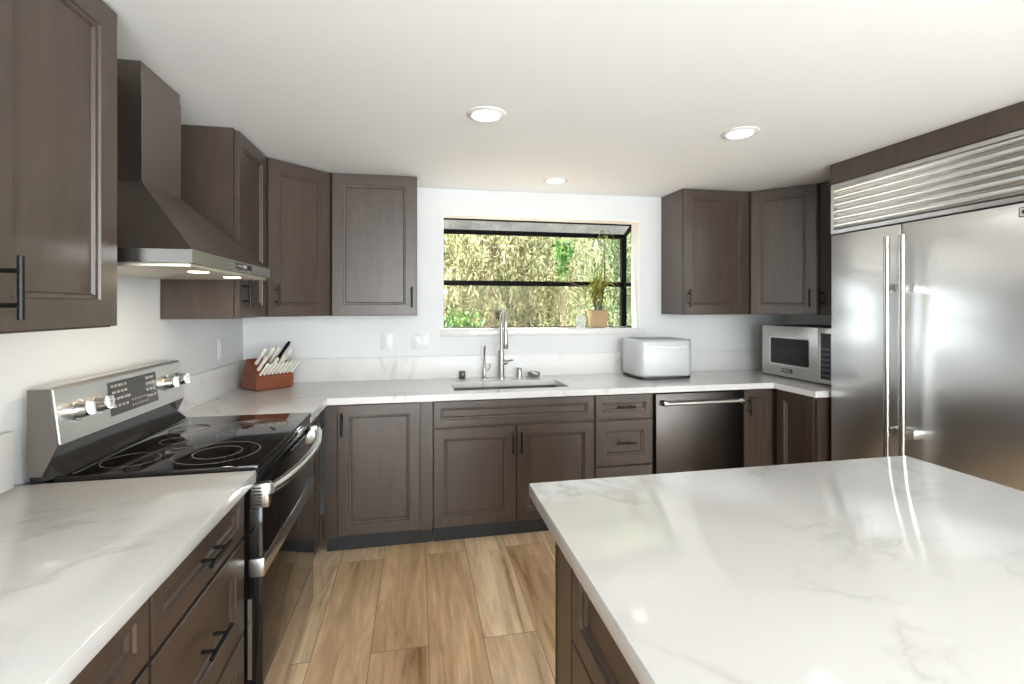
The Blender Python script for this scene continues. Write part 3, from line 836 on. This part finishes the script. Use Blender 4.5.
# ------------------------------------------------------------------ small appliances
ap = thing('countertop_appliance', 'silver rounded box appliance with a black base and dark lid, right of the sink', 'appliance', (1.727, 3.235, ZC))
bx0, bx1, by0, by1 = 1.520, 1.938, 3.07, 3.40
cx_, cy_ = (bx0 + bx1) / 2, (by0 + by1) / 2; aw, ad = bx1 - bx0, by1 - by0
b = bm_(); prof = [(-.016, .0185), (-.004, .026), (0, .04), (0, .262), (-.006, .276), (-.016, .283), (-.024, .283), (-.026, .278)]
rings = [[b.verts.new((x, y, ZC + z)) for x, y in rrect(aw + 2 * o, ad + 2 * o, .055, 6, cx_, cy_)] for o, z in prof]
n_ = len(rings[0]); b.faces.new(rings[0][::-1]); b.faces.new(rings[-1])
for a, c in zip(rings, rings[1:]):
    for k in range(n_): b.faces.new((a[k], a[(k + 1) % n_], c[(k + 1) % n_], c[k]))
part('housing', b, M['silver'], ap, smooth=50)
part('base', prism(bm_(), rrect(aw - .012, ad - .012, .05, 6, cx_, cy_), ZC + .006, ZC + .022), M['plastic'], ap)
for sx in (-1, 1):
    for sy in (-1, 1): part('foot', lathe(bm_(), [(.012, ZC + .0004), (.012, ZC + .0062)], (cx_ + sx * .15, cy_ + sy * .11, 0), 14), M['plastic'], ap)
b = bm_()
for o, z0, z1 in ((-.03, .2785, .284),): prism(b, rrect(aw + 2 * o, ad + 2 * o, .04, 6, cx_, cy_), ZC + z0, ZC + z1)
part('lid', b, mat('smoked_dark_lid', (.06, .06, .062), .25), ap)
part('seam_line', slab(bm_(), [bx0 + .05, bx1 - .05], [ZC + .228, ZC + .231], lambda x, z: True, by0 - .0006, by0 + .001, 'y'), M['knob'], ap)
part('hinge', box(bm_(), bx1 - .001, bx1 + .006, 3.13, 3.17, ZC + .215, ZC + .28, .002), M['plastic'], ap)
part('latch', box(bm_(), bx1 - .001, bx1 + .009, 3.125, 3.175, ZC + .196, ZC + .222, .003), M['chrome'], ap)

mo = thing('microwave', 'stainless steel microwave oven on the right worktop by the refrigerator', 'microwave', (2.80, 2.915, ZC))
mx0, my0, my1, mz0, mz1 = 2.602, 2.575, 3.208, ZC + .010, 1.292
part('case', box(bm_(), mx0 + .022, 3.015, my0 + .003, my1 - .003, mz0, mz1, .004), mat('dark_microwave_case', (.06, .055, .052), .4, .5), mo)
for x in (2.68, 2.96):
    for y in (my0 + .06, my1 - .06): part('foot', lathe(bm_(), [(.013, ZC + .0004), (.013, ZC + .0101)], (x, y, 0), 14), M['plastic'], mo)
md = part('door', box(bm_(), mx0, mx0 + .0215, 2.690, my1, mz0 + .002, mz1 - .002, .003), M['panel_steel'], mo)
b = bm_(); prism(b, rrect(.372, .206, .018, 5, 2.944, 1.108), mx0 - .0012, mx0 + .001, 'x'); part('window_surround', b, M['chrome'], md)
b = bm_(); prism(b, rrect(.350, .186, .012, 5, 2.940, 1.108), mx0 - .003, mx0 - .0005, 'x'); part('window', b, M['glass_black'], md)
bd = part('badge', box(bm_(), mx0 - .003, mx0 - .0003, 2.908, 3.006, .955, .985, .001), M['plastic'], md)
cpn = part('control_panel', box(bm_(), mx0 + .001, mx0 + .0215, my0, 2.6885, mz0 + .002, mz1 - .002, .003), M['panel_steel'], mo)
kp = part('keypad', box(bm_(), mx0 - .001, mx0 + .002, 2.590, 2.668, .955, 1.255, .002), M['plastic'], cpn)
b = bm_()
for i in range(3):
    for j in range(6): box(b, mx0 - .0016, mx0 - .0008, 2.598 + i * .023, 2.613 + i * .023, .975 + j * .034, .99 + j * .034)
part('keys', b, mat('keypad_print', (.10, .13, .18), .4), kp)


def text(body, size, loc, rot, m, parent, name):
    c = bpy.data.curves.new(name, 'FONT'); c.body = body; c.size = size; c.align_x = 'CENTER'; c.align_y = 'CENTER'; c.extrude = .0004
    o = bpy.data.objects.new(name, c); dg = bpy.context.evaluated_depsgraph_get(); COL.objects.link(o)
    bpy.context.view_layer.update(); me = bpy.data.meshes.new_from_object(o.evaluated_get(bpy.context.evaluated_depsgraph_get()))
    COL.objects.unlink(o); bpy.data.objects.remove(o)
    b = bm_(); b.from_mesh(me); b.transform(Matrix.Translation(loc) @ Matrix(rot).to_4x4())
    return part(name, b, m, parent, smooth=0)


# letters facing -X: text right = -Y, up = Z, out = -X
text('VIKING', .026, Vector((mx0 - .0036, 2.957, .970)), ((0, 0, -1), (-1, 0, 0), (0, 1, 0)), M['silver'], bd, 'badge_lettering')

# ------------------------------------------------------------------ outlets
def outlet(label, c, wd, gang, axis):
    t = thing('wall_outlet', label, 'outlet', c, 0 if axis == 'y' else 90, 'wall plates')
    part('plate', box(bm_(), -wd / 2, wd / 2, -.006, -.0004, -.058, .058, .002), M['white'], t, False)
    for k in range(gang):
        x = (k - (gang - 1) / 2) * .046
        f = part('socket' if k == 0 else 'rocker', box(bm_(), x - .016, x + .016, -.0085, -.0055, -.034, .034, .0015), M['white'], t, False)
        b = bm_()
        for z in (-.016, .016):
            for s in (-.006, .006): box(b, x + s - .001, x + s + .001, -.0088, -.0083, z - .004, z + .004)
        if k == 0: part('slots', b, M['grey_mark'], f, False)
        else: b.free()
outlet('single white outlet on the back wall below the left wall cabinet', (-.215, YB, 1.182), .078, 1, 'y')
outlet('wide white double wall plate on the back wall, just left of the window', (.02, YB, 1.182), .124, 2, 'y')
outlet('white outlet on the left wall beside the knife block', (XL, 3.075, 1.182), .078, 1, 'x')

# ------------------------------------------------------------------ knife block
KA = Vector((-.953, 3.106, 0)); KB = Vector((-.803, 3.249, 0))
ux = (KB - KA).normalized(); kang = math.degrees(math.atan2(ux.y, ux.x)); KW = .236
kb = thing('knife_block', 'reddish cherry wood knife block in the left back corner', 'knife block', (KA.x, KA.y, ZC), kang)
b = bm_(); prism(b, [(0, .008), (.0, .082), (.098, .192), (.130, .192), (.210, .008)], 0, KW, 'x')
bmesh.ops.bevel(b, geom=[e for e in b.edges], offset=.004, segments=2, affect='EDGES')
part('block', b, M['block'], kb, False)
b = bm_(); box(b, .006, KW - .006, .006, .200, .0004, .0085, .002); part('base', b, mat('dark_block_base', (.09, .022, .008), .5), kb, False)
sl = Vector((0, .098, .110)).normalized(); kn = Vector((0, -.110, .098)).normalized()   # along slope, outward normal
Mk = Matrix.Translation(kb.location) @ Matrix.Rotation(R(kang), 4, 'Z')
def kpt(x, s): return Vector((x, 0, .082)) + sl * s
kdir = (kn * .9 + Vector((0, -.12, .25))).normalized()
def knife(x, s, ln, r, m, label, lean=0, group='knife handles in the block', name='knife', cat='knife'):
    p = Mk @ (kpt(x, s) + kn * .0006); dv = (Mk.to_3x3() @ (kdir + Vector((lean, 0, 0))).normalized())
    t = thing(name, label, cat, p, 0, group)
    b = bm_(); tube(b, [p + dv * .010, p + dv * .018, p + dv * (.018 + ln * .5), p + dv * (.018 + ln * .85), p + dv * (.018 + ln)], [r * .8, r, r * .88, r * 1.12, r * .7], 10)
    part('handle', b, m, t)
    b = bm_(); tube(b, [p + dv * .0015, p + dv * .0105], [r * .55, r * .75], 8); part('bolster', b, M['chrome'], t)
for k in range(9):
    which = 'leftmost' if k == 0 else 'rightmost' if k == 8 else ['second', 'third', 'fourth', 'middle', 'sixth', 'seventh', 'eighth'][k - 1]
    knife(.020 + k * .0245, .014, .095, .0088, M['knife_handle'], f'ivory steak knife handle, {which} of the nine in the block\'s front row' + (' from the left' if which not in ('leftmost', 'rightmost', 'middle') else ''), .16)
ups = [(.020, .052, .10, 'large ivory knife handle at the block\'s left edge, second row'), (.085, .050, .085, 'short ivory knife handle left of centre in the second row'),
       (.118, .050, .095, 'short ivory knife handle right of centre in the second row'), (.022, .100, .115, 'tall ivory knife handle at the back left of the block'),
       (.066, .104, .12, 'tall ivory knife handle second from the left at the back'), (.098, .104, .115, 'tall ivory knife handle just left of the black one'),
       (.162, .090, .11, 'ivory knife handle just right of the black one')]
for x, s, ln, lb in ups: knife(x * 1.15, s, ln * 1.08, .0115, M['knife_handle'], lb, .10)
knife(.155, .108, .165, .0105, M['black'], 'black sharpening steel handle rising above the ivory knives', .12, 'knife handles in the block', 'sharpening_steel', 'sharpening steel')
# scissors: two ivory loops
p = Mk @ (kpt(.214, .060) + kn * .0006); dv = (Mk.to_3x3() @ (kdir + Vector((.35, 0, -.1))).normalized()); sv = (Mk.to_3x3() @ Vector((1, .2, .1))).normalized()
st = thing('kitchen_scissors', 'ivory looped scissor handles at the right end of the knife block', 'scissors', p)
for sgn in (-1, 1):
    c = p + dv * .058 + sv * .016 * sgn; b = bm_(); n2 = 18
    loop = [c + dv * .024 * math.cos(2 * math.pi * k / n2) + sv * .012 * math.sin(2 * math.pi * k / n2) for k in range(n2 + 1)]
    tube(b, loop, .0045, 8, False); tube(b, [p + dv * .002, p + dv * .018, c - dv * .022], [.004, .005, .0045], 8)
    part('handle_loop', b, M['knife_handle'], st)

# ------------------------------------------------------------------ houseplant on the sill
PX, PY, PZ = 1.437, 3.655, WZ0 + .002
pl = thing('potted_plant', 'spiky yellow-green houseplant in a square tan pot on the window sill', 'plant', (PX, PY, PZ))
b = bm_(); s0, s1, ht = .056, .073, .136
hull(b, [(PX + a * s0, PY + c * s0 * .9, PZ + .0005) for a, c in ((-1, -1), (1, -1), (1, 1), (-1, 1))], [(PX + a * s1, PY + c * s1 * .9, PZ + ht) for a, c in ((-1, -1), (1, -1), (1, 1), (-1, 1))])
bmesh.ops.bevel(b, geom=[e for e in b.edges], offset=.006, segments=2, affect='EDGES')
part('pot', b, M['pot'], pl)
part('soil', box(bm_(), PX - .062, PX + .062, PY - .055, PY + .055, PZ + ht - .004, PZ + ht + .004), M['soil'], pl)
rr = random.Random(11)
zt = PZ + ht
def blade(p0, az, ln, rise, droop, wd, m, name='leaf'):
    b = bm_(); n = 9; prev = None
    d = Vector((math.cos(az), math.sin(az) * .55, 0)); side = Vector((-math.sin(az), math.cos(az), 0))
    for k in range(n + 1):
        s = k / n
        c = p0 + d * ln * (.25 * s + .75 * s * s) + Vector((0, 0, rise * math.sin(min(1, s * 1.1) * math.pi / 2) - droop * s ** 3))
        c.y = min(c.y, YO - .045)
        w_ = wd * (math.sin(math.pi * min(.97, .18 + .8 * s)) ** .7)
        q = [b.verts.new(c - side * w_), b.verts.new(c + Vector((0, 0, -w_ * .35))), b.verts.new(c + side * w_)]
        if prev:
            b.faces.new((prev[0], prev[1], q[1], q[0])); b.faces.new((prev[1], prev[2], q[2], q[1]))
        prev = q
    part(name, b, m, pl, smooth=60)
stems = [(-.035, -.01, .10), (-.012, .012, .15), (.018, -.012, .12), (.038, .008, .17)]
for sx, sy, h in stems:
    b = bm_(); tube(b, [(PX + sx * .6, PY + sy, zt), (PX + sx * .9, PY + sy, zt + h * .5), (PX + sx * 1.2, PY + sy, zt + h)], [.007, .006, .005], 8)
    part('stem', b, M['bark'], pl)
    for k in range(20):
        az = rr.uniform(0, 2 * math.pi); blade(Vector((PX + sx * 1.1, PY + sy, zt + h * rr.uniform(.35, 1))), az, rr.uniform(.08, .21), rr.uniform(.05, .22), rr.uniform(.0, .16), rr.uniform(.006, .010), M['leaf_house'])
b = bm_(); tube(b, [(PX + .03, PY, zt), (PX + .055, PY - .002, zt + .25), (PX + .06, PY, zt + .52), (PX + .05, PY, zt + .655)], [.006, .005, .004, .003], 8)
part('tall_stem', b, M['bark'], pl)
for k in range(9):
    az = k * 2.4; blade(Vector((PX + .052, PY, zt + .56 + .01 * k)), az, rr.uniform(.05, .16), rr.uniform(.01, .06), rr.uniform(.05, .16), .006, M['leaf_house'])
for k in range(16):
    az = k * 2.4; blade(Vector((PX + .06, PY, zt + .22 + .012 * k)), az, rr.uniform(.06, .20), rr.uniform(.0, .06), rr.uniform(.06, .18), .006, M['leaf_house'])
for az, ln, ri, dp_ in ((3.0, .36, .23, .02), (3.25, .30, .19, .06), (2.9, .40, .20, .03), (.1, .25, .30, .20), (-.2, .22, .16, .1)):
    blade(Vector((PX - .02, PY, zt + .05)), az, ln, ri, dp_, .0045, M['leaf_dry'])
gb = bm_(); lathe(gb, [(.036, PZ + .0004), (.036, PZ + .098), (.033, PZ + .098), (.033, PZ + .008)], (1.300, 3.672, 0), 24)
solo('glass_tumbler', gb, pane('milky_tumbler_glass', (.9, .93, .94), .3, (.8, .8, .8)), 'small clear tumbler on the window sill beside the tan pot', 'tumbler')

# ------------------------------------------------------------------ ceiling lights
first = None
spots = [(.292, 2.048, 'recessed ceiling light on the left, ahead of the island'), (1.54, 2.05, 'recessed ceiling light on the right, nearest the refrigerator'),
         (.914, 3.085, 'small recessed ceiling light close to the window wall'), (.292, .35, 'recessed ceiling light above the near aisle, left of the island'),
         (1.54, .35, 'recessed ceiling light above the middle of the island'), (.292, -1.5, 'recessed ceiling light at the rear left, towards the added patio door'),
         (1.54, -1.5, 'recessed ceiling light at the rear right, towards the added patio door')]
for i, (x, y, lb) in enumerate(spots):
    z = ceil(x, y)
    if first is None:
        t = first = thing('ceiling_light', lb, 'ceiling light', (x, y, z), 0, 'recessed ceiling lights')
        b = bm_(); lathe(b, [(.060, -.007), (.066, -.010), (.086, -.004), (.088, .0015), (.060, .0015)], n=40, closed=True)
        part('trim_ring', b, M['trim_white'], t, False)
        part('lens', lathe(bm_(), [(.0598, -.0055), (.0598, .001)], n=40), M['emit'], t, False)
    else:
        t = copy_tree(first); t.location = (x, y, z); t['label'] = lb

# ------------------------------------------------------------------ the garden
struct('trim_3', box(bm_(), -8, 10, YB + .14, 15, -.12, -.02), M['earth'])


def leaves(b, rr, n, cx, cy, cz, rx, ry, rz, ln, wd, hang):
    for _ in range(n):
        while True:
            a, c, e = rr.uniform(-1, 1), rr.uniform(-1, 1), rr.uniform(-1, 1)
            if a * a + c * c + e * e <= 1: break
        p = Vector((cx + a * rx, cy + c * ry, max(.02, cz + e * rz)))
        az = rr.uniform(0, 2 * math.pi); t = Vector((math.cos(az), math.sin(az), 0)) * rr.uniform(.1, .9) + Vector((0, 0, -hang * rr.uniform(.4, 1.2)))
        if hang == 0: t.z = rr.uniform(-.7, .9)
        t.normalize(); l = ln * rr.uniform(.6, 1.3); s = t.cross(Vector((rr.uniform(-1, 1), rr.uniform(-1, 1), rr.uniform(-1, 1)))).normalized() * wd * rr.uniform(.6, 1.2)
        m_ = p + t * l * .5; e_ = p + t * l + Vector((0, 0, -.12 * l * hang))
        if e_.z < 0: continue
        v = [b.verts.new(p), b.verts.new(m_ - s), b.verts.new(e_), b.verts.new(m_ + s)]
        b.faces.new(v)


def weep(b, rr, n, cx, cy, cz, rx, ry, rz, ln, wd, hang):
    """n drooping branchlets, each a string of narrow hanging leaves"""
    for _ in range(n):
        a, c, e = rr.uniform(-1, 1), rr.uniform(-1, 1), rr.uniform(-.6, 1)
        p = Vector((cx + a * rx, cy + c * ry, cz + e * rz)); az = rr.uniform(0, 2 * math.pi); d = Vector((math.cos(az), math.sin(az), .25)) * .05
        for k in range(rr.randint(16, 30)):
            q = p + d; d = d * .86 + Vector((rr.uniform(-.006, .006), rr.uniform(-.006, .006), -.0085))
            if q.z < .1: break
            for _2 in range(3):
                t = Vector((rr.uniform(-.6, .6), rr.uniform(-.6, .6), rr.uniform(-1.9, .15))).normalized(); l = ln * rr.uniform(.5, 1.25)
                s = t.cross(Vector((rr.uniform(-1, 1), rr.uniform(-1, 1), rr.uniform(-1, 1)))).normalized() * wd * rr.uniform(.6, 1.2)
                b.faces.new([b.verts.new(x) for x in (q, q + t * l * .45 - s, q + t * l, q + t * l * .45 + s)])
            p = q


def tree(name, label, cat, x, y, trunk_h, clumps, m, seed, ln, wd, hang, trunk_r=.12, group=None, strands=False):
    t = thing(name, label, cat, (x, y, -.02), 0, group); rr = random.Random(seed)
    b = bm_(); tube(b, [(x, y, -.02), (x + .05, y, trunk_h * .5), (x - .04, y + .05, trunk_h)], [trunk_r, trunk_r * .8, trunk_r * .5], 10)
    for (cx, cy, cz, *_r) in clumps: tube(b, [(x, y, trunk_h * .55), ((x + cx) / 2, (y + cy) / 2, (trunk_h * .6 + cz) / 2 + .2), (cx, cy, cz)], [trunk_r * .45, trunk_r * .3, trunk_r * .12], 6)
    part('trunk', b, M['bark'], t)
    b = bm_()
    for (cx, cy, cz, rx, ry, rz, n) in clumps: (weep if strands else leaves)(b, rr, n, cx, cy, cz, rx, ry, rz, ln, wd, hang)
    me = bpy.data.meshes.new('foliage'); bmesh.ops.translate(b, verts=b.verts, vec=(-x, -y, .02)); b.to_mesh(me); b.free(); me.materials.append(m)
    o = bpy.data.objects.new('foliage', me); COL.objects.link(o); o.parent = t
    return t


tree('weeping_tree', 'pale weeping tree filling most of the view through the window', 'tree', 1.0, 7.0, 3.4,
     [(.2, 6.9, 2.6, .9, .7, .9, 95), (1.4, 6.9, 2.7, .95, .7, .9, 105), (.8, 6.7, 1.9, 1.3, .5, .7, 95), (2.0, 6.9, 2.2, .45, .6, .9, 55)], M['leaf_pale'], 2, .19, .0070, .8, strands=True)
tree('willow_tree', 'grey-green weeping tree at the right side of the window view', 'tree', 4.6, 9.3, 3.8,
     [(3.7, 9.0, 2.9, .9, .5, 1.1, 115), (4.7, 9.0, 2.7, .9, .5, 1.2, 110), (4.0, 8.9, 1.8, 1.1, .5, .8, 95), (5.8, 9.1, 2.5, .9, .5, 1.2, 60)], M['leaf_grey'], 3, .18, .0080, .7, strands=True)
tree('green_shrub', 'bright green leafy shrub glimpsed between the two weeping trees', 'shrub', 1.66, 5.3, 1.6,
     [(1.66, 5.3, 2.06, .11, .11, .17, 150), (1.65, 5.3, 1.80, .07, .07, .12, 40)], M['leaf_bright'], 4, .075, .020, 0, .007)
tree('garden_bush', 'bright green bush low at the left edge of the window view', 'shrub', .42, 5.0, .9,
     [(.42, 5.0, 1.14, .26, .22, .24, 420), (.42, 5.0, .7, .3, .25, .35, 200)], M['leaf_bright'], 5, .085, .020, 0, .03)
tree('hedge', 'dark evergreen hedge behind the weeping trees', 'hedge', 2.0, 11.4, 2.4,
     [(x, 11.4, z, 1.2, .7, 1.2, 2600) for x in (-1.6, 0, 1.6, 3.2, 4.8, 6.4, 8.0) for z in (1.0, 2.6, 4.2)], M['leaf_dark'], 6, .16, .045, 0, .1)
b = bm_()
for k in range(30): box(b, -4 + k * .42, -4 + k * .42 + .405, 12.8, 12.83, -.02, 2.3)
solo('garden_fence', b, M['fence'], 'weathered grey board fence at the back of the garden', 'fence')
